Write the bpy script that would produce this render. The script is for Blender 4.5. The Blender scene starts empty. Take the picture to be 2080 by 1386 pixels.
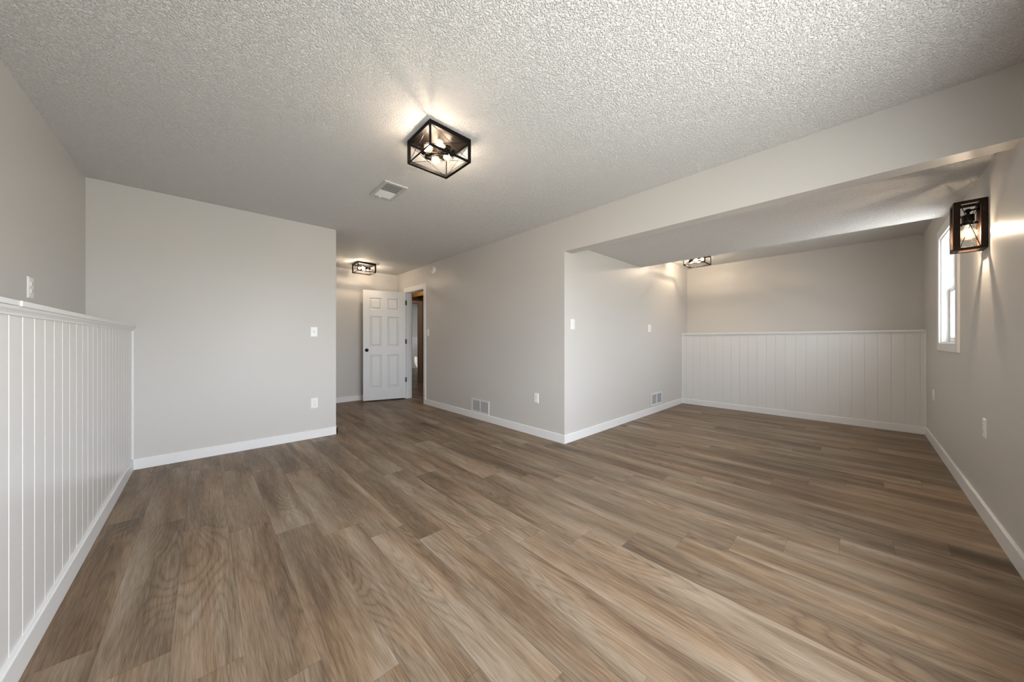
import bpy, bmesh, math
from mathutils import Vector, Matrix

S = bpy.context.scene
C = S.collection
PI = math.pi

# ---------------------------------------------------------------- camera
F_PX = 666.0
cd = bpy.data.cameras.new('camera')
cam = bpy.data.objects.new('camera', cd); C.objects.link(cam)
cd.sensor_width = 36.0
cd.lens = F_PX / 2080.0 * 36.0
cd.clip_start = 0.01
cam.location = (0, 0, 1.112)
cam.rotation_euler = (PI / 2, 0, -math.radians(43.2))
S.camera = cam

# ---------------------------------------------------------------- world, daylight, exposure
S.view_settings.view_transform = 'Standard'
S.view_settings.look = 'None'
S.view_settings.gamma = 1.0
S.view_settings.use_curve_mapping = False
S.view_settings.exposure = 0.90
WORLD_STRENGTH = 9.6
BULB_W = 3.3
SCONCE_W = 10.5
w = bpy.data.worlds.new('sky'); S.world = w; w.use_nodes = True
nt = w.node_tree; nt.nodes.clear()
out = nt.nodes.new('ShaderNodeOutputWorld'); bg = nt.nodes.new('ShaderNodeBackground')
tc = nt.nodes.new('ShaderNodeTexCoord'); sx = nt.nodes.new('ShaderNodeSeparateXYZ')
rp = nt.nodes.new('ShaderNodeValToRGB')
mr = nt.nodes.new('ShaderNodeMapRange'); mr.inputs[1].default_value = -1; mr.inputs[2].default_value = 1
nt.links.new(tc.outputs['Generated'], sx.inputs[0]); nt.links.new(sx.outputs[2], mr.inputs[0])
nt.links.new(mr.outputs[0], rp.inputs[0]); nt.links.new(rp.outputs[0], bg.inputs[0]); nt.links.new(bg.outputs[0], out.inputs[0])
rp.color_ramp.elements[0].position = 0.0; rp.color_ramp.elements[0].color = (0.55, 0.56, 0.54, 1)
rp.color_ramp.elements[1].position = 1.0; rp.color_ramp.elements[1].color = (0.82, 0.94, 1.10, 1)
e = rp.color_ramp.elements.new(0.48); e.color = (0.60, 0.61, 0.59, 1)
e = rp.color_ramp.elements.new(0.52); e.color = (0.90, 0.97, 1.06, 1)
bg.inputs[1].default_value = WORLD_STRENGTH


def portal(name, x0, x1, z0, z1, y):
    l = bpy.data.lights.new(name, 'AREA'); l.shape = 'RECTANGLE'; l.size = x1 - x0; l.size_y = z1 - z0
    l.cycles.is_portal = True
    o = bpy.data.objects.new(name, l); C.objects.link(o)
    o.location = ((x0 + x1) / 2, y, (z0 + z1) / 2); o.rotation_euler = (PI / 2, 0, 0)
    o['kind'] = 'helper'
    return o


H = 2.44
YR = -0.53          # inner face of the wall with the windows
W1 = (4.385, 5.205, 1.09, 2.10)     # alcove window opening x0 x1 z0 z1
W2 = (0.0, 2.25, 0.55, 1.98)       # window of the main room, behind the camera
portal('daylight_portal', *W1, -0.66)
portal('daylight_portal', *W2, -0.66)

# ---------------------------------------------------------------- materials
def mat(name, col, rough=0.5, metal=0.0, spec=0.5):
    m = bpy.data.materials.new(name); m.use_nodes = True
    b = m.node_tree.nodes['Principled BSDF']
    b.inputs['Base Color'].default_value = (*col, 1)
    b.inputs['Roughness'].default_value = rough
    b.inputs['Metallic'].default_value = metal
    b.inputs['Specular IOR Level'].default_value = spec
    return m


def nd(m, t, **kw):
    n = m.node_tree.nodes.new(t)
    for k, v in kw.items():
        if k.startswith('i_'):
            n.inputs[int(k[2:])].default_value = v
        else:
            setattr(n, k, v)
    return n


def lk(m, a, b):
    m.node_tree.links.new(a, b)


def math_n(m, op, a, b=None, c=None):
    n = m.node_tree.nodes.new('ShaderNodeMath'); n.operation = op
    for i, v in enumerate((a, b, c)):
        if v is None: continue
        if isinstance(v, (int, float)): n.inputs[i].default_value = v
        else: lk(m, v, n.inputs[i])
    return n.outputs[0]


def bumped(m, scale, strength, dist, detail=2.0, rough=0.5):
    b = m.node_tree.nodes['Principled BSDF']
    g = nd(m, 'ShaderNodeNewGeometry')
    n = nd(m, 'ShaderNodeTexNoise'); n.inputs['Scale'].default_value = scale; n.inputs['Detail'].default_value = detail
    n.inputs['Roughness'].default_value = rough
    bp = nd(m, 'ShaderNodeBump'); bp.inputs['Strength'].default_value = strength; bp.inputs['Distance'].default_value = dist
    lk(m, g.outputs['Position'], n.inputs['Vector']); lk(m, n.outputs[0], bp.inputs['Height']); lk(m, bp.outputs[0], b.inputs['Normal'])
    return n


M = {}
M['wall'] = mat('greige_wall_paint', (0.61, 0.585, 0.55), 0.42, spec=0.4)
bumped(M['wall'], 260, 0.12, 0.001)
# faint roller variation in the paint sheen
_n = nd(M['wall'], 'ShaderNodeTexNoise'); _n.inputs['Scale'].default_value = 2.2
_r = nd(M['wall'], 'ShaderNodeMapRange'); _r.inputs[3].default_value = 0.36; _r.inputs[4].default_value = 0.5
lk(M['wall'], _n.outputs[0], _r.inputs[0]); lk(M['wall'], _r.outputs[0], M['wall'].node_tree.nodes['Principled BSDF'].inputs['Roughness'])
M['white'] = mat('white_trim_paint', (0.82, 0.81, 0.795), 0.33)
bumped(M['white'], 60, 0.04, 0.001)
M['wains'] = mat('white_panel_paint', (0.76, 0.745, 0.72), 0.30)
bumped(M['wains'], 25, 0.05, 0.001)
M['door'] = mat('white_door_paint', (0.74, 0.73, 0.715), 0.38)
_g = nd(M['door'], 'ShaderNodeTexNoise'); _g.inputs['Scale'].default_value = 1.0; _g.inputs['Detail'].default_value = 6
_c = nd(M['door'], 'ShaderNodeTexCoord'); _mp = nd(M['door'], 'ShaderNodeMapping'); _mp.inputs['Scale'].default_value = (160, 160, 9)
_b = nd(M['door'], 'ShaderNodeBump'); _b.inputs['Strength'].default_value = 0.25; _b.inputs['Distance'].default_value = 0.001
lk(M['door'], _c.outputs['Object'], _mp.inputs[0]); lk(M['door'], _mp.outputs[0], _g.inputs['Vector'])
lk(M['door'], _g.outputs[0], _b.inputs['Height']); lk(M['door'], _b.outputs[0], M['door'].node_tree.nodes['Principled BSDF'].inputs['Normal'])
M['plate'] = mat('white_plastic', (0.86, 0.85, 0.83), 0.3)
M['slot'] = mat('dark_slot', (0.05, 0.05, 0.05), 0.6)
M['vent'] = mat('white_enamel', (0.74, 0.735, 0.72), 0.35)
M['vent_grey'] = mat('grey_enamel', (0.55, 0.545, 0.53), 0.4)
M['duct'] = mat('grey_duct', (0.22, 0.22, 0.215), 0.6)
M['black'] = mat('black_metal', (0.016, 0.015, 0.014), 0.38, 0.7)
M['bronze'] = mat('dark_bronze_metal', (0.020, 0.014, 0.011), 0.42, 0.6)
M['bronze_matte'] = mat('matte_bronze_paint', (0.004, 0.003, 0.0025), 0.6, 0.0, 0.15)
M['walnut'] = mat('walnut_finish_metal', (0.07, 0.033, 0.018), 0.5, 0.0, 0.2)
_m = M['walnut']; _c = nd(_m, 'ShaderNodeTexCoord'); _mp = nd(_m, 'ShaderNodeMapping'); _mp.inputs['Scale'].default_value = (90, 90, 8)
_n = nd(_m, 'ShaderNodeTexNoise'); _n.inputs['Detail'].default_value = 4; _rr = nd(_m, 'ShaderNodeValToRGB')
_rr.color_ramp.elements[0].color = (0.012, 0.0065, 0.004, 1); _rr.color_ramp.elements[0].position = 0.35
_rr.color_ramp.elements[1].color = (0.045, 0.022, 0.012, 1); _rr.color_ramp.elements[1].position = 0.7
lk(_m, _c.outputs['Object'], _mp.inputs[0]); lk(_m, _mp.outputs[0], _n.inputs['Vector']); lk(_m, _n.outputs[0], _rr.inputs[0])
lk(_m, _rr.outputs[0], _m.node_tree.nodes['Principled BSDF'].inputs['Base Color'])
M['tan'] = mat('tan_wood_casing', (0.44, 0.36, 0.30), 0.5)
bumped(M['tan'], 90, 0.1, 0.001)
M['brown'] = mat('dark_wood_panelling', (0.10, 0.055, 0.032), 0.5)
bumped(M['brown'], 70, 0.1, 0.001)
M['pine'] = mat('bare_pine', (0.75, 0.42, 0.10), 0.55)
bumped(M['pine'], 60, 0.1, 0.001)
M['brass'] = mat('brass', (0.7, 0.5, 0.25), 0.3, 1.0)

# textured ceiling
m = M['ceil'] = mat('orange_peel_ceiling', (0.88, 0.87, 0.85), 0.75, spec=0.25)
b = m.node_tree.nodes['Principled BSDF']
g = nd(m, 'ShaderNodeNewGeometry')
n1 = nd(m, 'ShaderNodeTexNoise'); n1.inputs['Scale'].default_value = 128; n1.inputs['Detail'].default_value = 3; n1.inputs['Roughness'].default_value = 0.55
n1.inputs['Distortion'].default_value = 0.35
cr = nd(m, 'ShaderNodeValToRGB'); cr.color_ramp.elements[0].position = 0.42; cr.color_ramp.elements[1].position = 0.68
bp = nd(m, 'ShaderNodeBump'); bp.inputs['Strength'].default_value = 1.0; bp.inputs['Distance'].default_value = 0.0065
lk(m, g.outputs['Position'], n1.inputs['Vector']); lk(m, n1.outputs[0], cr.inputs[0]); lk(m, cr.outputs[0], bp.inputs['Height']); lk(m, bp.outputs[0], b.inputs['Normal'])

# clear glass: thin, mostly see-through
def glass(name, mixf):
    m = bpy.data.materials.new(name); m.use_nodes = True; t = m.node_tree; t.nodes.clear()
    o = t.nodes.new('ShaderNodeOutputMaterial'); mx = t.nodes.new('ShaderNodeMixShader')
    tr = t.nodes.new('ShaderNodeBsdfTransparent'); gl = t.nodes.new('ShaderNodeBsdfGlossy'); gl.inputs['Roughness'].default_value = 0.04
    lw = t.nodes.new('ShaderNodeLayerWeight'); lw.inputs[0].default_value = mixf
    t.links.new(lw.outputs['Facing'], mx.inputs[0]); t.links.new(tr.outputs[0], mx.inputs[1]); t.links.new(gl.outputs[0], mx.inputs[2])
    t.links.new(mx.outputs[0], o.inputs[0])
    return m
M['glass'] = glass('window_glass', 0.12)
M['bulb'] = glass('bulb_glass', 0.22)
_t = M['bulb'].node_tree; _e = _t.nodes.new('ShaderNodeEmission'); _e.inputs[0].default_value = (1.0, 0.72, 0.40, 1); _e.inputs[1].default_value = 0.22
_a = _t.nodes.new('ShaderNodeAddShader'); _mx = [n for n in _t.nodes if n.type == 'MIX_SHADER'][0]; _o = [n for n in _t.nodes if n.type == 'OUTPUT_MATERIAL'][0]
_t.links.new(_mx.outputs[0], _a.inputs[0]); _t.links.new(_e.outputs[0], _a.inputs[1]); _t.links.new(_a.outputs[0], _o.inputs[0])
m = bpy.data.materials.new('glowing_filament'); m.use_nodes = True
b = m.node_tree.nodes['Principled BSDF']; b.inputs['Emission Color'].default_value = (1.0, 0.80, 0.55, 1); b.inputs['Emission Strength'].default_value = 14
M['fil'] = m

# vinyl plank floor
def plank_floor():
    m = mat('oak_vinyl_plank', (0.25, 0.19, 0.13), 0.36, spec=0.16)
    b = m.node_tree.nodes['Principled BSDF']
    g = nd(m, 'ShaderNodeNewGeometry'); s = nd(m, 'ShaderNodeSeparateXYZ'); lk(m, g.outputs['Position'], s.inputs[0])
    X, Y = s.outputs[0], s.outputs[1]
    u = math_n(m, 'DIVIDE', math_n(m, 'SUBTRACT', X, 0.106), 0.1925)
    k = math_n(m, 'FLOOR', u); fu = math_n(m, 'SUBTRACT', u, k)
    v = math_n(m, 'DIVIDE', math_n(m, 'ADD', math_n(m, 'SUBTRACT', Y, 2.50), math_n(m, 'MULTIPLY', k, 0.2016)), 1.2096)
    r = math_n(m, 'FLOOR', v); fv = math_n(m, 'SUBTRACT', v, r)
    cb = nd(m, 'ShaderNodeCombineXYZ'); lk(m, k, cb.inputs[0]); lk(m, r, cb.inputs[1])
    wn = nd(m, 'ShaderNodeTexWhiteNoise', noise_dimensions='2D'); lk(m, cb.outputs[0], wn.inputs['Vector'])
    ws = nd(m, 'ShaderNodeSeparateColor'); lk(m, wn.outputs['Color'], ws.inputs[0])
    r1, r2, r3 = ws.outputs[0], ws.outputs[1], ws.outputs[2]

    def coords(sx_, sy_, zoff):
        c = nd(m, 'ShaderNodeCombineXYZ')
        lk(m, math_n(m, 'ADD', math_n(m, 'MULTIPLY', X, sx_), math_n(m, 'MULTIPLY', r1, 37.0)), c.inputs[0])
        lk(m, math_n(m, 'ADD', math_n(m, 'MULTIPLY', Y, sy_), math_n(m, 'MULTIPLY', r2, 53.0)), c.inputs[1])
        lk(m, math_n(m, 'ADD', math_n(m, 'MULTIPLY', r3, 19.0), zoff), c.inputs[2])
        return c.outputs[0]

    def noise(vec, scale, detail=3.0, rough=0.5, dist=0.0):
        n = nd(m, 'ShaderNodeTexNoise'); n.inputs['Scale'].default_value = scale; n.inputs['Detail'].default_value = detail
        n.inputs['Roughness'].default_value = rough; n.inputs['Distortion'].default_value = dist
        lk(m, vec, n.inputs['Vector']); return n.outputs[0]
    broad = noise(coords(8.5, 0.9, 0), 1.0, 3.0, 0.55, 0.3)       # long soft tonal bands
    tint = noise(coords(6.0, 1.3, 8), 1.0, 2.0, 0.5, 0.2)          # where the board is honey or rosy
    field = noise(coords(5.0, 0.62, 4), 1.0, 1.0, 0.4, 0.1)        # contours of this field are the cathedral grain
    wob = noise(coords(30, 5.0, 2), 1.0, 2.0, 0.5)
    ring = math_n(m, 'SINE', math_n(m, 'ADD', math_n(m, 'MULTIPLY', field, 105.0), math_n(m, 'MULTIPLY', wob, 2.6)))
    ring = math_n(m, 'SUBTRACT', math_n(m, 'POWER', math_n(m, 'ABSOLUTE', ring), 0.45), 0.78)
    streak = noise(coords(120, 4.5, 6), 1.0, 4.0, 0.6)             # straight fine grain
    pore = noise(coords(330, 11.0, 3), 1.0, 2.0, 0.6)
    amp = nd(m, 'ShaderNodeMapRange'); amp.inputs[1].default_value = 0.40; amp.inputs[2].default_value = 0.62
    lk(m, noise(coords(3.5, 0.9, 12), 1.0, 1.0), amp.inputs[0])
    t = math_n(m, 'MULTIPLY', math_n(m, 'SUBTRACT', broad, 0.5), 1.65)
    t = math_n(m, 'ADD', t, math_n(m, 'MULTIPLY', math_n(m, 'MULTIPLY', ring, amp.outputs[0]), 0.30))
    t = math_n(m, 'ADD', t, math_n(m, 'MULTIPLY', math_n(m, 'SUBTRACT', streak, 0.5), 0.62))
    t = math_n(m, 'ADD', t, math_n(m, 'MULTIPLY', math_n(m, 'SUBTRACT', pore, 0.5), 0.8))
    t = math_n(m, 'ADD', t, math_n(m, 'MULTIPLY', math_n(m, 'SUBTRACT', r3, 0.5), 0.16))
    t = math_n(m, 'ADD', t, 0.5)
    ramp = nd(m, 'ShaderNodeValToRGB'); lk(m, t, ramp.inputs[0])
    el = ramp.color_ramp.elements
    el[0].position = 0.0; el[0].color = (0.094, 0.063, 0.040, 1)
    el[1].position = 1.0; el[1].color = (0.36, 0.290, 0.220, 1)
    x = el.new(0.32); x.color = (0.166, 0.114, 0.072, 1)
    x = el.new(0.55); x.color = (0.232, 0.166, 0.108, 1)
    x = el.new(0.75); x.color = (0.292, 0.218, 0.150, 1)
    tr_ = nd(m, 'ShaderNodeValToRGB'); lk(m, tint, tr_.inputs[0])
    te = tr_.color_ramp.elements
    te[0].position = 0.30; te[0].color = (0.96, 1.0, 1.03, 1)
    te[1].position = 0.78; te[1].color = (1.05, 0.995, 0.90, 1)
    x = te.new(0.5); x.color = (1, 1, 1, 1); x = te.new(0.6); x.color = (1.04, 0.985, 0.95, 1)
    mul = nd(m, 'ShaderNodeMix', data_type='RGBA', blend_type='MULTIPLY'); mul.inputs[0].default_value = 1.0
    lk(m, ramp.outputs[0], mul.inputs[6]); lk(m, tr_.outputs[0], mul.inputs[7])
    # joints
    eu = math_n(m, 'MINIMUM', fu, math_n(m, 'SUBTRACT', 1.0, fu)); eu = math_n(m, 'MULTIPLY', eu, 0.1925)
    ev = math_n(m, 'MINIMUM', fv, math_n(m, 'SUBTRACT', 1.0, fv)); ev = math_n(m, 'MULTIPLY', ev, 1.2096)
    ed = math_n(m, 'MINIMUM', eu, ev)
    jr = nd(m, 'ShaderNodeMapRange'); jr.inputs[1].default_value = 0.0006; jr.inputs[2].default_value = 0.0016
    jr.inputs[3].default_value = 0.72; jr.inputs[4].default_value = 1.0; lk(m, ed, jr.inputs[0])
    mu2 = nd(m, 'ShaderNodeVectorMath', operation='SCALE'); lk(m, mul.outputs[2], mu2.inputs[0]); lk(m, jr.outputs[0], mu2.inputs['Scale'])
    lk(m, mu2.outputs[0], b.inputs['Base Color'])
    rg = nd(m, 'ShaderNodeMapRange'); rg.inputs[3].default_value = 0.36; rg.inputs[4].default_value = 0.50; lk(m, streak, rg.inputs[0])
    lk(m, rg.outputs[0], b.inputs['Roughness'])
    hh = math_n(m, 'ADD', math_n(m, 'MULTIPLY', pore, 0.5), math_n(m, 'MULTIPLY', jr.outputs[0], 2.0))
    bp = nd(m, 'ShaderNodeBump'); bp.inputs['Strength'].default_value = 0.22; bp.inputs['Distance'].default_value = 0.0012
    lk(m, hh, bp.inputs['Height']); lk(m, bp.outputs[0], b.inputs['Normal'])
    return m
M['floor'] = plank_floor()

# ---------------------------------------------------------------- mesh helpers
def bx(bm, x0, x1, y0, y1, z0, z1, mx=None):
    vs = [bm.verts.new((x, y, z)) for x in (x0, x1) for y in (y0, y1) for z in (z0, z1)]
    for f in ((0, 1, 3, 2), (4, 6, 7, 5), (0, 4, 5, 1), (2, 3, 7, 6), (0, 2, 6, 4), (1, 5, 7, 3)):
        bm.faces.new([vs[i] for i in f])
    if mx is not None: bmesh.ops.transform(bm, matrix=mx, verts=vs)
    return vs


def tube(bm, a, b_, r0, r1=None, n=16, caps=True):
    a, b_ = Vector(a), Vector(b_); r1 = r0 if r1 is None else r1
    d = (b_ - a).normalized(); q = d.to_track_quat('Z', 'Y').to_matrix()
    A = [bm.verts.new(a + q @ Vector((math.cos(2 * PI * i / n) * r0, math.sin(2 * PI * i / n) * r0, 0))) for i in range(n)]
    B = [bm.verts.new(b_ + q @ Vector((math.cos(2 * PI * i / n) * r1, math.sin(2 * PI * i / n) * r1, 0))) for i in range(n)]
    for i in range(n):
        j = (i + 1) % n; bm.faces.new((A[i], A[j], B[j], B[i]))
    if caps:
        bm.faces.new(A[::-1]); bm.faces.new(B)


def lathe(bm, o, d, prof, n=24):
    """prof: list of (distance along d, radius)."""
    o = Vector(o); d = Vector(d).normalized(); q = d.to_track_quat('Z', 'Y').to_matrix()
    rings = []
    for (h, r) in prof:
        if r < 1e-5: rings.append([bm.verts.new(o + d * h)])
        else: rings.append([bm.verts.new(o + d * h + q @ Vector((math.cos(2 * PI * i / n) * r, math.sin(2 * PI * i / n) * r, 0))) for i in range(n)])
    for a, b_ in zip(rings, rings[1:]):
        for i in range(n):
            j = (i + 1) % n
            if len(a) == 1 and len(b_) == 1: continue
            if len(a) == 1: bm.faces.new((a[0], b_[j], b_[i]))
            elif len(b_) == 1: bm.faces.new((a[i], a[j], b_[0]))
            else: bm.faces.new((a[i], a[j], b_[j], b_[i]))


def prism(bm, pts, axis, a0, a1):
    """extrude a 2D outline along axis 'x' (pts = y,z), 'y' (pts = x,z) or 'z' (pts = x,y)"""
    def P(p, a): return {'x': (a, p[0], p[1]), 'y': (p[0], a, p[1]), 'z': (p[0], p[1], a)}[axis]
    A = [bm.verts.new(P(p, a0)) for p in pts]; B = [bm.verts.new(P(p, a1)) for p in pts]
    n = len(pts)
    for i in range(n):
        j = (i + 1) % n; bm.faces.new((A[i], A[j], B[j], B[i]))
    bm.faces.new(A[::-1]); bm.faces.new(B)


def obj(name, bm, m, parent=None, smooth=False, bevel=0.0, loc=None):
    bmesh.ops.recalc_face_normals(bm, faces=bm.faces)
    if loc is not None: bmesh.ops.translate(bm, vec=-Vector(loc), verts=bm.verts)
    me = bpy.data.meshes.new(name); bm.to_mesh(me); bm.free()
    me.materials.append(M[m] if isinstance(m, str) else m)
    if smooth:
        for p in me.polygons: p.use_smooth = True
    o = bpy.data.objects.new(name, me); C.objects.link(o)
    if loc is not None: o.location = loc
    if bevel:
        md = o.modifiers.new('bevel', 'BEVEL'); md.width = bevel; md.segments = 2; md.limit_method = 'ANGLE'; md.angle_limit = math.radians(40)
    if parent is not None: o.parent = parent
    return o


def boxes(name, m, *bs, parent=None, bevel=0.0):
    bm = bmesh.new()
    for b_ in bs: bx(bm, *b_)
    return obj(name, bm, m, parent, bevel=bevel)


def tag(o, label, cat, group=None, kind=None):
    o['label'] = label
    o['category'] = cat
    if group: o['group'] = group
    if kind: o['kind'] = kind
    return o


def empty(name, loc, rz=0.0):
    o = bpy.data.objects.new(name, None); C.objects.link(o); o.location = loc; o.rotation_euler = (0, 0, rz)
    o.empty_display_size = 0.1
    return o


def struct(o, label, cat): return tag(o, label, cat, kind='structure')

# ---------------------------------------------------------------- room shell
XL, XC, XA, XE = -0.70, 2.845, 6.50, 6.25      # upper left wall, centre wall, alcove upper wall, alcove panelling
YF, YB, YA = 4.30, 6.45, 2.20                  # front wall, corridor end wall, alcove side wall
XLW = -0.455                                   # face of the left panelling
T = 0.12
struct(boxes('floor', 'floor', (-0.82, 6.62, -0.65, 14.1, -0.1, 0)), 'grey-brown oak plank floor laid in staggered boards through the room and alcove', 'floor')
struct(boxes('ceiling', 'ceil', (-0.82, 6.62, -0.65, 8.0, H, H + 0.1), (-0.82, 6.62, 8.0, 14.1, H, H + 0.1)), 'off-white orange peel textured ceiling above the whole room', 'ceiling')
struct(boxes('ceiling_bulkhead', 'ceil', (2.975, 4.65, YR, YA, 2.185, H)), 'lowered textured ceiling section over the front half of the alcove', 'ceiling')
struct(boxes('wall_left', 'wall', (XL - T, XL, YR, YF, 0, H)), 'grey wall set back above the white panelled ledge beside the front wall', 'wall')
struct(boxes('wall_front', 'wall', (XL - T, 1.15, YF, YF + T, 0, H)), 'pale grey wall with a coax plate and an outlet, ending at the corridor', 'wall')
struct(boxes('wall_corridor', 'wall', (1.15 - T, 1.15, YF + T, YB, 0, H)), 'grey corridor side wall behind the pale front wall', 'wall')
struct(boxes('wall_back', 'wall', (1.15 - T, XC, YB, YB + T, 0, H)), 'grey end wall of the corridor behind the open white door', 'wall')
DY0, DY1, DZ = 5.305, 6.03, 2.055              # doorway
struct(boxes('wall_center', 'wall', (XC, XC + 0.115, YA, DY0, 0, H), (XC, XC + 0.115, DY1, YB + T, 0, H), (XC, XC + 0.115, DY0, DY1, DZ, H)),
       'long grey wall between the doorway and the alcove corner', 'wall')
struct(boxes('wall_header', 'wall', (XC, 2.975, YR, YA, 2.082, H)), 'grey dropped beam spanning the alcove opening', 'beam')
struct(boxes('wall_alcove', 'wall', (XC + 0.115, XA, YA, YA + T, 0, H)), 'grey side wall of the alcove with a switch and a return grille', 'wall')
struct(boxes('wall_far', 'wall', (XA, XA + T, YR, 14.1, 0, H)), 'shaded grey wall above the white panelling in the alcove', 'wall')
a0, a1, a2, a3 = W1; c0, c1, c2, c3 = W2
struct(boxes('wall_right', 'wall', (-0.82, c0, YR - T, YR, 0, H), (c1, a0, YR - T, YR, 0, H), (a1, XA + T, YR - T, YR, 0, H),
             (c0, c1, YR - T, YR, 0, c2), (c0, c1, YR - T, YR, c3, H), (a0, a1, YR - T, YR, 0, a2), (a0, a1, YR - T, YR, a3, H)),
       'grey wall with the lantern sconce and the narrow white window', 'wall')

struct(boxes('sky_blocker', 'white', (-1.5, 7.2, -1.35, YR - T, 2.62, 2.72)), 'unseen white overhang added outside the windows to cut off the high sky', 'blocker')  # unseen overhang, added to keep high sky light off window jambs and floor

# baseboards: flat board with an eased top
def board(bm, axis, a0_, a1_, face, out, h=0.092, t=0.013):
    # face = wall plane coordinate, out = +1/-1 direction into the room
    p = [(face, 0), (face + out * t, 0), (face + out * t, h - 0.005), (face + out * (t - 0.004), h), (face, h)]
    prism(bm, p, axis, a0_, a1_)
def baseboard(name, label, axis, a0_, a1_, face, out, h=0.092):
    bm = bmesh.new(); board(bm, axis, a0_, a1_, face, out, h); return struct(obj(name, bm, 'white'), label, 'baseboard')
baseboard('baseboard_left', 'white baseboard along the foot of the white panelling beside the front wall', 'y', YR, YF, XLW, 1, 0.096)
baseboard('baseboard_front', 'bright white baseboard under the pale front wall', 'x', XLW, 1.15 + 0.013, YF, -1)
baseboard('baseboard_corridor', 'white baseboard on the corridor side wall', 'y', YF - 0.013, YB, 1.15, 1)
baseboard('baseboard_back', 'white baseboard at the corridor end behind the door', 'x', 1.15, XC, YB, -1)
baseboard('baseboard_center', 'white baseboard from the doorway to the alcove corner, under the wide grille', 'y', YA, DY0 - 0.07, XC, -1)
baseboard('baseboard_alcove', 'white baseboard on the alcove side wall, running to the panelling', 'x', XC - 0.013, XE, YA, -1)
baseboard('baseboard_far', 'white baseboard below the alcove panelling', 'y', YR, YA, XE, -1, 0.088)
baseboard('baseboard_right', 'white baseboard below the sconce wall and the window', 'x', XLW, XE, YR, 1, 0.098)

# ---------------------------------------------------------------- panelled ledges
def panel_wall(bm, face, out, y0, y1, z0, z1, first, step, back, gw=0.0032, gd=0.0036):
    """vertical boards with V grooves on a plane x = face; out = direction into the room"""
    ys = []
    y = first
    while y - step > y0 + 0.01: y -= step
    while y < y1 - 0.01:
        ys.append(y); y += step
    pts = [(face, y0)]
    for g_ in ys:
        if g_ - gw <= y0 or g_ + gw >= y1: continue
        pts += [(face, g_ - gw), (face - out * gd, g_ - gw * 0.35), (face - out * gd, g_ + gw * 0.35), (face, g_ + gw)]
    pts += [(face, y1), (back, y1), (back, y0)]
    prism(bm, pts, 'z', z0, z1)
CT = 1.243      # top of the ledge
bm = bmesh.new(); panel_wall(bm, XLW, 1, YR, YF, 0, 1.208, 1.865, 0.1088, XL)
struct(obj('wall_wainscot_left', bm, 'wains'), 'white vertical groove panelling below the ledge beside the front wall', 'wainscot')
struct(boxes('trim_1', 'white', (XL, -0.434, YR, 1.866, 1.2255, CT), bevel=0.002), 'white ledge cap board, the short piece before the joint', 'ledge')
struct(boxes('trim_2', 'white', (XL, -0.430, 1.866, YF, 1.2245, CT), bevel=0.002), 'white ledge cap board running to the front wall', 'ledge')
bm = bmesh.new()
xo = XLW
prism(bm, [(xo, 1.196), (xo + 0.005, 1.196), (xo + 0.006, 1.203), (xo + 0.010, 1.209), (xo + 0.0155, 1.215), (xo + 0.018, 1.2245), (xo, 1.2245)], 'y', YR, YF)
struct(obj('trim_3', bm, 'white'), 'white cove moulding under the ledge cap beside the front wall', 'moulding')
struct(boxes('trim_4', 'white', (XLW, XLW + 0.014, YF - 0.013, YF, 0.092, 1.200), bevel=0.002), 'white corner strip where the panelling meets the front wall', 'trim')

bm = bmesh.new(); panel_wall(bm, XE, -1, YR, YA, 0, 1.215, 0.083, 0.1135, XA, 0.0024, 0.0032)
struct(obj('wall_wainscot_far', bm, 'wains'), 'white vertical groove panelling across the end of the alcove', 'wainscot')
struct(boxes('trim_5', 'white', (XE - 0.022, XA, YR, YA, 1.226, 1.247), bevel=0.002), 'white ledge cap board across the alcove panelling', 'ledge')
bm = bmesh.new()
xo = XE
prism(bm, [(xo, 1.205), (xo - 0.006, 1.206), (xo - 0.010, 1.215), (xo - 0.014, 1.226), (xo, 1.226)], 'y', YR, YA)
struct(obj('trim_6', bm, 'white'), 'white moulding under the alcove ledge cap', 'moulding')
struct(boxes('trim_7', 'white', (XE - 0.012, XE, YR, YR + 0.016, 0.088, 1.205), bevel=0.002), 'white corner strip where the alcove panelling meets the window wall', 'trim')
struct(boxes('trim_8', 'white', (XE - 0.012, XE, YA - 0.012, YA, 0.088, 1.205), bevel=0.002), 'white corner strip where the alcove panelling meets the grille wall', 'trim')

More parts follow.
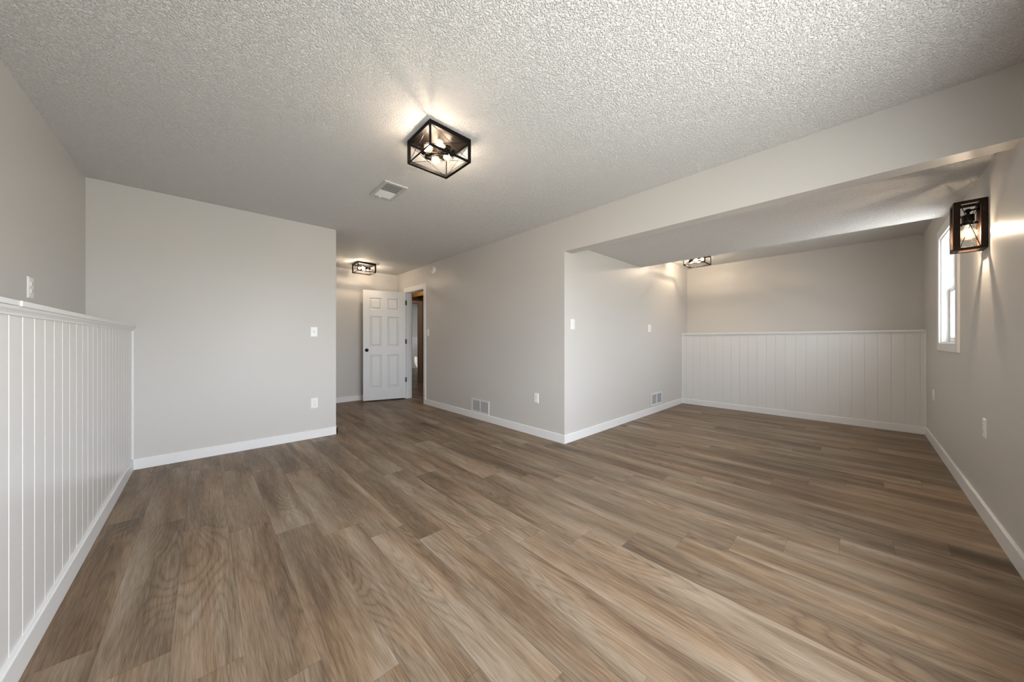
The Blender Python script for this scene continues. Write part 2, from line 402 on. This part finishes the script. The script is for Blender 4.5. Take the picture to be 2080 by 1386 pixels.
# ---------------------------------------------------------------- windows
def window(name, x0, x1, z0, z1, label, cw=0.088):
    t = empty(name, ((x0 + x1) / 2, YR, z0)); struct(t, label, 'window')
    inv = Matrix.Translation(-Vector(t.location))
    def part(nm, m, bs, bev=0.0, parent=t):
        bm = bmesh.new()
        for b_ in bs: bx(bm, *b_)
        bmesh.ops.transform(bm, matrix=inv, verts=bm.verts)
        return obj(nm, bm, m, parent, bevel=bev)
    th = 0.016
    part('casing', 'white', [(x0 - cw, x0 + 0.004, YR, YR + th, z0 - cw * 0.8, z1 + cw * 0.95), (x1 - 0.004, x1 + cw, YR, YR + th, z0 - cw * 0.8, z1 + cw * 0.95),
                             (x0 + 0.004, x1 - 0.004, YR, YR + th, z1 - 0.004, z1 + cw * 0.95), (x0 + 0.004, x1 - 0.004, YR, YR + th, z0 - cw * 0.8, z0 + 0.004)], 0.003)
    j = 0.014
    part('jamb', 'white', [(x0, x0 + j, YR - T, YR, z0, z1), (x1 - j, x1, YR - T, YR, z0, z1), (x0 + j, x1 - j, YR - T, YR, z1 - j, z1), (x0 + j, x1 - j, YR - T, YR, z0, z0 + j)])
    zm = (z0 + z1) / 2
    def sash(nm, za, zb, ya, yb):
        s = 0.045
        q = part(nm, 'plate', [(x0 + j, x0 + j + s, ya, yb, za, zb), (x1 - j - s, x1 - j, ya, yb, za, zb),
                               (x0 + j + s, x1 - j - s, ya, yb, za, za + s), (x0 + j + s, x1 - j - s, ya, yb, zb - s, zb)], 0.003)
        ym = (ya + yb) / 2
        part('pane', 'glass', [(x0 + j + s, x1 - j - s, ym - 0.002, ym + 0.002, za + s, zb - s)], parent=q)
    sash('lower_sash', z0 + j, zm + 0.02, YR - 0.078, YR - 0.048)
    sash('upper_sash', zm - 0.02, z1 - j, YR - 0.112, YR - 0.082)
    return t
window('window_1', *W1, 'narrow white double-hung window beyond the lantern sconce')
window('window_2', *W2, 'wide white double-hung window of the main room, out of the picture')

# ---------------------------------------------------------------- doorway and door
dc = empty('trim_9', (XC, (DY0 + DY1) / 2, 0)); struct(dc, 'white casing and jamb around the open corridor doorway', 'door frame')
def dpart(nm, m, *bs, bev=0.002):
    bm = bmesh.new()
    for b_ in bs: bx(bm, *b_)
    bmesh.ops.translate(bm, vec=-Vector(dc.location), verts=bm.verts)
    return obj(nm, bm, m, dc, bevel=bev)
cwd = 0.068
dpart('casing', 'white', (XC - 0.014, XC, DY0 - cwd, DY0 + 0.004, 0, DZ + 0.078), (XC - 0.014, XC, DY1 - 0.004, DY1 + cwd, 0, DZ + 0.078), (XC - 0.014, XC, DY0 + 0.004, DY1 - 0.004, DZ - 0.004, DZ + 0.078))
dpart('jamb', 'white', (XC, XC + 0.115, DY0 - 0.001, DY0 + 0.016, 0, DZ), (XC, XC + 0.115, DY1 - 0.016, DY1 + 0.001, 0, DZ), (XC, XC + 0.115, DY0 + 0.016, DY1 - 0.016, DZ - 0.016, DZ))
dpart('stop', 'white', (XC + 0.040, XC + 0.075, DY1 - 0.028, DY1 - 0.016, 0, DZ - 0.016), (XC + 0.040, XC + 0.075, DY0 + 0.016, DY0 + 0.028, 0, DZ - 0.016))
dpart('outer_casing', 'tan', (XC + 0.115, XC + 0.127, DY0 - cwd, DY0 + 0.004, 0, DZ + 0.07), (XC + 0.115, XC + 0.127, DY1 - 0.004, DY1 + cwd, 0, DZ + 0.07))

hinge = Vector((XC - 0.022, 6.008, 0)); free = Vector((2.105, 6.205, 0))
dirv = (free - hinge).normalized(); ang = math.atan2(dirv.y, dirv.x)
dr = empty('door_1', hinge, ang)         # local x runs from hinge to latch; local +y side faces the camera or the wall
struct(dr, 'white six-panel interior door with black knob, standing open against the corridor end', 'door')
DW, DT, DB, DTOP = 0.742, 0.035, 0.022, 2.045
def door_leaf():
    bm = bmesh.new()
    # grid lines along x (from hinge) and z
    xs = [0, 0.118, 0.321, 0.424, 0.627, DW]
    hz = DTOP - DB
    zs = [0, 0.225, 0.835, 0.985, 1.545, 1.665, 1.885, hz]
    def face(yy, sgn):
        V = {}
        def v(x, z):
            k = (round(x, 5), round(z, 5), round(yy, 5))
            if k not in V: V[k] = bm.verts.new((x, yy, z + DB))
            return V[k]
        for i in range(len(xs) - 1):
            for j in range(len(zs) - 1):
                q = [(xs[i], zs[j]), (xs[i + 1], zs[j]), (xs[i + 1], zs[j + 1]), (xs[i], zs[j + 1])]
                ispanel = i in (1, 3) and j in (1, 3, 5)
                if not ispanel:
                    bm.faces.new([v(*p) for p in q]); continue
                prev = [v(*p) for p in q]
                cx, cz = (q[0][0] + q[1][0]) / 2, (q[0][1] + q[2][1]) / 2
                for ins, dep in ((0.010, 0.009), (0.022, 0.009), (0.040, 0.002)):
                    nx = []
                    for (px, pz) in q:
                        nx.append(bm.verts.new((px + (ins if px < cx else -ins), yy - sgn * dep, pz + DB + (ins if pz < cz else -ins))))
                    for a in range(4):
                        b2 = (a + 1) % 4; bm.faces.new((prev[a], prev[b2], nx[b2], nx[a]))
                    prev = nx
                bm.faces.new(prev)
        return V
    face(DT / 2, 1); face(-DT / 2, -1)
    # rim
    y = DT / 2
    for (ax, az), (cx_, cz_) in (((0, 0), (DW, 0)), ((DW, 0), (DW, hz)), ((DW, hz), (0, hz)), ((0, hz), (0, 0))):
        bm.faces.new([bm.verts.new(p) for p in ((ax, -y, az + DB), (cx_, -y, cz_ + DB), (cx_, y, cz_ + DB), (ax, y, az + DB))])
    bmesh.ops.remove_doubles(bm, verts=bm.verts, dist=1e-5)
    return bm
obj('door_leaf', door_leaf(), 'door', dr)
for sg in (1, -1):
    bm = bmesh.new()
    o_ = (DW - 0.062, sg * DT / 2, 0.945)
    lathe(bm, o_, (0, sg, 0), [(0, 0.0), (0, 0.031), (0.004, 0.031), (0.008, 0.026), (0.009, 0.012), (0.026, 0.011), (0.030, 0.018), (0.038, 0.0265), (0.048, 0.0275), (0.056, 0.022), (0.060, 0.010), (0.061, 0.0)])
    k = obj('knob', bm, 'black', dr, smooth=True)
for hzv in (0.369, 1.102, 1.846):
    bm = bmesh.new()
    tube(bm, (-0.003, DT / 2 + 0.001, hzv - 0.045), (-0.003, DT / 2 + 0.001, hzv + 0.045), 0.0065, n=12)
    bx(bm, -0.001, 0.004, DT / 2 - 0.001, DT / 2 + 0.0015, hzv - 0.044, hzv + 0.044)
    hg = obj('hinge', bm, 'black', dr)
# matching hinge leaves on the jamb
for hzv in (0.369, 1.102, 1.846):
    bm = bmesh.new(); bx(bm, XC - 0.001, XC + 0.012, DY1 - 0.0185, DY1 - 0.0155, hzv - 0.045, hzv + 0.045)
    bmesh.ops.translate(bm, vec=-Vector(dc.location), verts=bm.verts)
    obj('hinge_leaf', bm, 'black', dc)

# ---------------------------------------------------------------- hallway and room beyond the doorway
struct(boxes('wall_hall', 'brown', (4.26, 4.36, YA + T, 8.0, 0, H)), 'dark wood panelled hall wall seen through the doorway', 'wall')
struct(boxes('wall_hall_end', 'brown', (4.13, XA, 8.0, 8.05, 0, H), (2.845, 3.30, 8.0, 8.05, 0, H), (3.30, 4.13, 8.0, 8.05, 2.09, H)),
       'dark hall end wall around the second doorway', 'wall')
struct(boxes('wall_hall_side', 'wall', (XC - T, XC, YB + T, 14.1, 0, H)), 'grey hall wall hidden behind the corridor', 'wall')
struct(boxes('wall_room_end', 'wall', (XC, XA, 14.0, 14.1, 0, H)), 'grey end wall of the second room', 'wall')
struct(boxes('trim_10', 'tan', (4.13, 4.235, 7.985, 8.0, 0, 2.17), (3.205, 3.30, 7.985, 8.0, 0, 2.17), (3.30, 4.13, 7.985, 8.0, 2.09, 2.17),
             (4.118, 4.13, 8.0, 8.05, 0, 2.09), (3.30, 3.312, 8.0, 8.05, 0, 2.09), bevel=0.003), 'tan wood casing of the second doorway beyond the hall', 'door frame')
bm = bmesh.new(); panel_wall(bm, XE, -1, 8.1, 14.0, 0, 1.245, 9.0, 0.11, XA)
struct(obj('wall_wainscot_room', bm, 'wains'), 'white panelling in the room beyond the hall', 'wainscot')
struct(boxes('trim_11', 'white', (XE - 0.02, XA, 8.1, 14.0, 1.245, 1.27)), 'white ledge cap in the room beyond the hall', 'ledge')
tag(boxes('wood_joist', 'pine', (3.95, 4.0, 6.6, 7.985, 2.25, 2.365)), 'bare yellow wooden joist lit under the hall ceiling', 'joist')

def lamp(name, kind, loc, power, col, size=0.02, parent=None, **kw):
    l = bpy.data.lights.new(name, kind); l.energy = power; l.color = col
    if kind == 'POINT': l.shadow_soft_size = size
    o = bpy.data.objects.new(name, l); C.objects.link(o); o.location = loc
    for k_, v_ in kw.items(): setattr(l, k_, v_)
    if parent is not None: o.parent = parent
    return o
WARM = (1.0, 0.79, 0.58)
lamp('hall_light', 'POINT', (3.3, 6.9, 2.30), 6.0, (1.0, 0.82, 0.62), 0.04)
sl = lamp('sunbeam', 'SPOT', (4.4, 13.6, 1.9), 160, (1, 0.97, 0.92), spot_size=math.radians(7), spot_blend=0.1)
sl.data.shadow_soft_size = 0.01
sl.rotation_euler = (Vector((6.25, 12.28, 0.28)) - Vector((4.4, 13.6, 1.9))).to_track_quat('-Z', 'Y').to_euler()
ol = bpy.data.lights.new('room_daylight', 'AREA'); ol.shape = 'RECTANGLE'; ol.size = 1.2; ol.size_y = 1.0; ol.energy = 14; ol.color = (0.95, 0.98, 1)
oo = bpy.data.objects.new('room_daylight', ol); C.objects.link(oo); oo.location = (4.6, 13.95, 1.5); oo.rotation_euler = (-PI / 2, 0, 0)

# ---------------------------------------------------------------- bulbs and lanterns
def bulb(parent, neck, d, r, watts, big=False):
    """socket end at neck, glass along d"""
    d = Vector(d).normalized(); neck = Vector(neck)
    bm = bmesh.new()
    L = r * 2.5
    prof = [(0, 0.0), (0, 0.012), (r * 0.35, 0.013), (r * 0.7, r * 0.55)]
    c0_ = L - r
    for i in range(0, 13):
        a = math.radians(140 - i * 140 / 12)
        prof.append((c0_ + r * math.cos(a), r * math.sin(a)))
    prof[-1] = (L, 0.0)
    lathe(bm, neck, d, prof, 24)
    g_ = obj('bulb', bm, 'bulb', parent, smooth=True)
    bm = bmesh.new()
    side = d.orthogonal().normalized(); up = d.cross(side)
    tube(bm, neck, neck + d * (c0_ * 0.5), 0.003, 0.002, 8)
    for i in range(6):
        a = i * PI / 3
        p0 = neck + d * (c0_ * 0.55) + (side * math.cos(a) + up * math.sin(a)) * r * 0.26
        p1 = neck + d * (c0_ + r * 0.35) + (side * math.cos(a + .5) + up * math.sin(a + .5)) * r * 0.5
        tube(bm, p0, p1, r * 0.14, n=8)
    f_ = obj('filament', bm, 'fil', g_)
    lp = lamp('bulb_light', 'POINT', neck + d * c0_, watts, WARM, 0.009)
    lp.parent = g_
    return g_


def socket(parent, a, d, m='black', r=0.0165, L=0.042):
    bm = bmesh.new()
    lathe(bm, a, d, [(0, 0), (0, r * 0.75), (0.004, r), (L * 0.55, r), (L * 0.6, r * 0.9), (L, r * 0.88), (L, r * 0.7), (L - 0.008, r * 0.65), (L - 0.008, 0)], 20)
    return obj('socket', bm, m, parent, smooth=False)


def ceiling_lantern(loc, label, watts):
    t = empty('lantern_ceiling_light', loc); tag(t, label, 'ceiling light', 'square open-frame ceiling lights')
    s, hgt, bw = 0.150, 0.154, 0.020
    # canopy plate
    bm = bmesh.new(); bx(bm, -s + 0.012, s - 0.012, -s + 0.012, s - 0.012, -0.012, 0.0); obj('canopy', bm, 'bronze', t, bevel=0.002)
    for nm, z0, z1 in (('top_frame', -0.026, 0.0), ('bottom_frame', -hgt, -hgt + 0.019)):
        bm = bmesh.new()
        low = nm == 'bottom_frame'
        wa, wb = (0.011, 0.006) if low else (bw, bw)      # two sides of the lower ring are slimmer
        for a, b_, c_, d_, q1 in ((-s, s, -s, -s + wa, 0.012), (-s, s, s - bw, s, 0), (-s, -s + wb, -s + wa, s - bw, 0.007), (s - bw, s, -s + wa, s - bw, 0)):
            bx(bm, a, b_, c_, d_, z0, z0 + q1 if low and q1 else z1)
        obj(nm, bm, 'bronze_matte', t, bevel=0.001)
    for sx_, sy_ in ((-1, -1), (1, 1), (-1, 1), (1, -1)):
        bm = bmesh.new()
        flat = sx_ != sy_
        if flat: bx(bm, sx_ * s - (0.022 if sx_ > 0 else 0), sx_ * s + (0.022 if sx_ < 0 else 0), sy_ * s - (0.006 if sy_ > 0 else 0), sy_ * s + (0.006 if sy_ < 0 else 0), -hgt + 0.012, -0.02)
        else: bx(bm, sx_ * (s - 0.001) - 0.004, sx_ * (s - 0.001) + 0.004 - 0.003 * sx_, sy_ * (s - 0.001) - 0.004, sy_ * (s - 0.001) + 0.004 - 0.003 * sy_, -hgt + 0.012, -0.02)
        obj('post', bm, 'bronze_matte', t)
    za, zb, q = -hgt + 0.010, -0.020, s - 0.006
    for (p0, p1) in (((-q, -q), (q, -q)), ((-q, q), (q, q)), ((-q, -q), (-q, q)), ((q, -q), (q, q))):
        bm = bmesh.new()
        tube(bm, (*p0, za), (*p1, zb), 0.0016, n=8); tube(bm, (*p0, zb), (*p1, za), 0.0016, n=8)
        obj('cross_wire', bm, 'bronze', t)
    bm = bmesh.new()
    zc = -0.084
    tube(bm, (-0.005, 0.0, -0.012), (-0.005, 0, zc - 0.006), 0.007, n=12)
    tube(bm, (-0.075, 0.05, zc), (0.055, -0.03, zc), 0.0075, n=12)
    tube(bm, (-0.005, 0.0, zc), (0.01, -0.075, zc), 0.006, n=12)
    tube(bm, (-0.005, 0.0, zc), (-0.035, 0.075, zc), 0.006, n=12)
    obj('cluster_arm', bm, 'bronze', t, smooth=True)
    for p, d in (((-0.080, 0.074, zc), (0, -1, 0)), ((-0.048, 0.094, zc), (1, 0, 0)), ((0.066, -0.078, zc), (0, 1, 0)), ((0.030, -0.086, zc), (-1, 0, 0))):
        d = Vector(d); p = Vector(p)
        socket(t, p, d)
        bulb(t, p + d * 0.036, d, 0.029, watts)
    return t
ceiling_lantern((1.132, 1.910, H), 'square bronze lantern ceiling light with four clear bulbs, above the middle of the room', BULB_W)
ceiling_lantern((2.012, 5.872, H), 'compact square lantern ceiling light above the open corridor door', BULB_W * 1.5)
ceiling_lantern((5.580, 1.742, H), 'square lantern ceiling light half hidden above the lowered alcove ceiling', BULB_W * 2.0)

# wall lantern
X0, X1, Y0, Y1, Z0, Z1 = 3.477, 3.607, YR, -0.402, 1.685, 1.992
t = empty('lantern_wall_sconce', ((X0 + X1) / 2, YR, (Z0 + Z1) / 2)); tag(t, 'walnut-brown open box wall sconce with one clear bulb, beside the narrow window', 'wall light')
T0 = Vector(t.location)
def sp(nm, bm, m, smooth=False, bevel=0.0):
    bmesh.ops.translate(bm, vec=-T0, verts=bm.verts); return obj(nm, bm, m, t, smooth=smooth, bevel=bevel)
bw = 0.026
for nm, z0, z1 in (('top_frame', Z1 - 0.015, Z1), ('bottom_frame', Z0, Z0 + 0.015)):
    bm = bmesh.new()
    bx(bm, X0, X1, Y1 - bw, Y1, z0, z1); bx(bm, X0, X1, Y0, Y0 + bw, z0, z1)
    bx(bm, X0, X0 + bw, Y0 + bw, Y1 - bw, z0, z1); bx(bm, X1 - bw, X1, Y0 + bw, Y1 - bw, z0, z1)
    sp(nm, bm, 'walnut', bevel=0.001)
for xx in (X0, X1 - bw):
    for yy in (Y0, Y1 - bw):
        bm = bmesh.new(); bx(bm, xx, xx + bw, yy, yy + bw, Z0 + 0.015, Z1 - 0.015); sp('post', bm, 'walnut')
for p0, p1 in (((X0 + 0.01, Y0 + bw), (X0 + 0.01, Y1 - bw)), ((X1 - 0.01, Y0 + bw), (X1 - 0.01, Y1 - bw)), ((X0 + bw, Y1 - 0.01), (X1 - bw, Y1 - 0.01))):
    bm = bmesh.new()
    tube(bm, (*p0, Z0 + 0.013), (*p1, Z1 - 0.013), 0.0018, n=8); tube(bm, (*p0, Z1 - 0.013), (*p1, Z0 + 0.013), 0.0018, n=8)
    sp('cross_wire', bm, 'black')
xm = (X0 + X1) / 2; ym = -0.465
bm = bmesh.new(); bx(bm, xm - 0.045, xm + 0.045, YR, YR + 0.012, 1.835, 1.970); sp('back_plate', bm, 'black', bevel=0.003)
bm = bmesh.new(); tube(bm, (xm, YR + 0.01, 1.946), (xm, ym, 1.940), 0.006, n=12)
lathe(bm, (xm, ym, 1.926), (0, 0, 1), [(0, 0), (0.003, 0.008), (0.008, 0.013), (0.014, 0.015), (0.020, 0.013), (0.025, 0.008), (0.028, 0)], 16)
tube(bm, (xm, ym, 1.930), (xm, ym, 1.912), 0.007, n=12)
sp('arm', bm, 'black', smooth=True)
bm = bmesh.new(); lathe(bm, (xm, ym, 1.915), (0, 0, -1), [(0, 0), (0, 0.017), (0.003, 0.0255), (0.045, 0.0255), (0.047, 0.020), (0.066, 0.019), (0.068, 0.016), (0.068, 0)], 24)
sp('socket', bm, 'black')
for s_ in (-1, 1):
    bm = bmesh.new(); lathe(bm, (xm, ym + s_ * 0.021 - 0.008 * (s_ < 0), 1.856), (0, s_, 0), [(-0.010, 0), (-0.008, 0.007), (0, 0.0125), (0.008, 0.008), (0.011, 0)], 14)
    sp('thumb_screw', bm, 'black', smooth=True)
g_ = bulb(t, Vector((xm, ym, 1.850)) - T0, (0, 0, -1), 0.038, SCONCE_W)

# ---------------------------------------------------------------- plates on the walls
def frame_on(wall, a, z):
    """matrix whose local x runs along the wall, local z up, local y out of the wall; wall = 'X+','X-','Y+','Y-' gives the outward normal"""
    name, face = wall
    if name == 'X-': R_ = Matrix(((0, -1, 0), (-1, 0, 0), (0, 0, 1))).transposed(); p = Vector((face, a, z))
    elif name == 'X+': R_ = Matrix(((0, 1, 0), (-1, 0, 0), (0, 0, 1))); R_ = Matrix(((0, 1, 0), (-1, 0, 0), (0, 0, 1))); p = Vector((face, a, z))
    elif name == 'Y-': R_ = Matrix(((-1, 0, 0), (0, -1, 0), (0, 0, 1))); p = Vector((a, face, z))
    else: R_ = Matrix(((1, 0, 0), (0, 1, 0), (0, 0, 1))); p = Vector((a, face, z))
    return R_, p
def plate_root(name, wall, a, z, label, cat, group=None):
    R_, p = frame_on(wall, a, z)
    o = empty(name, p); o.rotation_euler = {'X-': (0, 0, PI / 2), 'X+': (0, 0, -PI / 2), 'Y-': (0, 0, PI), 'Y+': (0, 0, 0)}[wall[0]]
    return tag(o, label, cat, group)
def cover(t, w_=0.073, h_=0.117):
    bm = bmesh.new()
    e_, d_ = 0.006, 0.0065
    V = [[bm.verts.new((sx_ * (w_ / 2 - i), y, sz_ * (h_ / 2 - i))) for sx_, sz_ in ((-1, -1), (1, -1), (1, 1), (-1, 1))] for i, y in ((0, 0), (0, 0.003), (e_, d_))]
    for A, B in zip(V, V[1:]):
        for i in range(4): j = (i + 1) % 4; bm.faces.new((A[i], A[j], B[j], B[i]))
    bm.faces.new(V[-1]); bm.faces.new(V[0][::-1])
    return obj('cover_plate', bm, 'plate', t)
def screw(t, z, x=0.0):
    bm = bmesh.new(); lathe(bm, (x, 0.0065, z), (0, 1, 0), [(0, 0), (0, 0.0035), (0.001, 0.003), (0.0013, 0)], 10); obj('screw', bm, 'vent', t)
def outlet(wall, a, z, label, group='duplex outlets on the walls'):
    t = plate_root('wall_outlet', wall, a, z, label, 'outlet', group); cover(t); screw(t, 0)
    for s_ in (-1, 1):
        zc = s_ * 0.0195
        bm = bmesh.new()
        pts = []
        for i in range(16):
            an = 2 * PI * i / 16; pts.append((0.0165 * math.cos(an), zc + max(-0.0125, min(0.0125, 0.0165 * math.sin(an)))))
        prism(bm, pts, 'y', 0.005, 0.0095); r_ = obj('receptacle', bm, 'plate', t)
        bm = bmesh.new()
        bx(bm, -0.0075, -0.0055, 0.0094, 0.0098, zc - 0.002, zc + 0.006); bx(bm, 0.0055, 0.0075, 0.0094, 0.0098, zc - 0.001, zc + 0.006)
        tube(bm, (0, 0.0094, zc - 0.0065), (0, 0.0098, zc - 0.0065), 0.0023, n=10)
        obj('slot', bm, 'slot', r_)
    return t
def switch(wall, a, z, label, group=None, w_=0.073):
    t = plate_root('light_switch', wall, a, z, label, 'switch', group); cover(t, w_)
    screw(t, 0.03); screw(t, -0.03)
    bm = bmesh.new(); prism(bm, [(0.0065, -0.009), (0.0065, 0.010), (0.014, 0.012), (0.015, 0.006), (0.008, -0.009)], 'x', -0.0045, 0.0045); obj('toggle', bm, 'plate', t)
    return t
outlet(('X+', XL), 3.132, 1.406, 'white outlet high on the grey wall above the panelled ledge')
outlet(('Y-', YF), 0.9235, 0.399, 'white outlet low on the pale front wall, below the coax plate')
outlet(('X-', XC), 2.612, 0.443, 'white outlet low on the long wall near the alcove corner')
outlet(('Y+', YR), 5.655, 0.538, 'white outlet under the window on the sconce wall')
outlet(('Y+', YR), 3.550, 0.568, 'white outlet on the sconce wall below the lantern, toward the beam')
# coax plate
t = plate_root('coax_plate', ('Y-', YF), 0.9185, 1.2175, 'white coax wall plate with a small centre jack on the pale front wall', 'wall plate')
cover(t); screw(t, 0.045); screw(t, -0.045)
bm = bmesh.new(); tube(bm, (0, 0.006, 0), (0, 0.016, 0), 0.0048, n=12); tube(bm, (0, 0.006, 0), (0, 0.009, 0), 0.008, n=6); obj('jack', bm, 'vent_grey', t)
switch(('X-', XC), 5.172, 1.258, 'white light switch beside the corridor doorway')
switch(('Y-', YA), 2.992, 1.298, 'white light switch on the alcove side wall next to the corner', None)
t = plate_root('blank_plate', ('Y-', YA), 4.926, 1.305, 'narrow white plate on the alcove side wall above the grille', 'wall plate')
cover(t, 0.09, 0.117); screw(t, 0.03); screw(t, -0.03)

# smoke detector
t = plate_root('smoke_detector', ('X-', XC), 4.970, 2.316, 'round white smoke detector high on the wall above the doorway switch', 'smoke detector')
bm = bmesh.new(); lathe(bm, (0, 0, 0), (0, 1, 0), [(0, 0), (0, 0.069), (0.010, 0.069), (0.012, 0.066), (0.026, 0.064), (0.034, 0.058), (0.037, 0.045), (0.038, 0)], 40); obj('body', bm, 'plate', t, smooth=False)
bm = bmesh.new(); bx(bm, -0.005, 0.005, 0.036, 0.0395, -0.02, 0.044); obj('vent_slot', bm, 'slot', t)
bm = bmesh.new(); lathe(bm, (0.0, 0.037, -0.028), (0, 1, 0), [(0, 0), (0, 0.012), (0.003, 0.011), (0.0035, 0)], 16); obj('test_button', bm, 'vent', t)

# grilles
def grille(wall, a, z, w_, h_, label, vertical=False):
    t = plate_root('return_grille', wall, a, z, label, 'vent', 'white return air grilles low on the walls')
    bd = 0.024
    bm = bmesh.new()
    for x0, x1, z0, z1 in ((-w_ / 2, w_ / 2, h_ / 2 - bd, h_ / 2), (-w_ / 2, w_ / 2, -h_ / 2, -h_ / 2 + bd), (-w_ / 2, -w_ / 2 + bd, -h_ / 2 + bd, h_ / 2 - bd), (w_ / 2 - bd, w_ / 2, -h_ / 2 + bd, h_ / 2 - bd), (-0.008, 0.008, -h_ / 2 + bd, h_ / 2 - bd)):
        bx(bm, x0, x1, 0.001, 0.009, z0, z1)
    obj('frame', bm, 'vent', t, bevel=0.0015)
    bm = bmesh.new(); bx(bm, -w_ / 2 + 0.01, w_ / 2 - 0.01, 0.0004, 0.0015, -h_ / 2 + 0.01, h_ / 2 - 0.01); obj('backing', bm, 'vent_grey' if vertical else 'duct', t)
    bm = bmesh.new()
    if not vertical:
        n = 12; hh = h_ - 2 * bd
        for i in range(n):
            zc = -hh / 2 + (i + 0.5) * hh / n
            for x0, x1 in ((-w_ / 2 + bd, -0.008), (0.008, w_ / 2 - bd)):
                bx(bm, x0, x1, 0.0, 0.0012, -0.0052, 0.0052, Matrix.Translation((0, 0.0052, zc)) @ Matrix.Rotation(math.radians(-22), 4, 'X'))
    else:
        n = 22; ww = w_ - 2 * bd
        for i in range(n):
            xc = -ww / 2 + (i + 0.5) * ww / n
            if abs(xc) < 0.009: continue
            bx(bm, -0.0045, 0.0045, 0.0, 0.0012, -h_ / 2 + bd, h_ / 2 - bd, Matrix.Translation((xc, 0.0052, 0)) @ Matrix.Rotation(math.radians(35), 4, 'Z'))
    obj('louvres', bm, 'vent', t)
    return t
grille(('X-', XC), 3.684, 0.188, 0.405, 0.195, 'wide white return grille with fine level louvres on the long wall above the baseboard')
grille(('Y-', YA), 5.175, 0.212, 0.395, 0.190, 'white grille with upright louvres low on the alcove side wall', True)

# ceiling register
t = empty('ceiling_register', (1.187, 2.855, H)); tag(t, 'white ceiling air register with half-open damper beside the central lantern light', 'vent')
hw, hl, bd = 0.100, 0.172, 0.030
bm = bmesh.new()
for x0, x1, y0, y1 in ((-hw, hw, -hl, -hl + bd), (-hw, hw, hl - bd, hl), (-hw, -hw + bd, -hl + bd, hl - bd), (hw - bd, hw, -hl + bd, hl - bd)):
    bx(bm, x0, x1, y0, y1, -0.010, 0.0)
obj('frame', bm, 'vent_grey', t, bevel=0.003)
bm = bmesh.new(); bx(bm, -hw + 0.02, hw - 0.02, -hl + 0.02, hl - 0.02, -0.0015, -0.0005); obj('backing', bm, 'duct', t)
bm = bmesh.new()
n = 13
for i in range(n):
    yc = -hl + bd + (i + 0.5) * (2 * hl - 2 * bd) / n
    sg = 1 if i < n // 2 + 1 else -1
    bx(bm, -hw + bd, hw - bd, -0.0085, 0.0085, 0, 0.001, Matrix.Translation((0, yc, -0.0075)) @ Matrix.Rotation(math.radians(38 * sg), 4, 'X'))
obj('louvres', bm, 'vent', t)
bm = bmesh.new(); bx(bm, -0.03, -0.012, hl - bd - 0.004, hl - 0.012, -0.018, -0.010); obj('damper_lever', bm, 'vent', t)
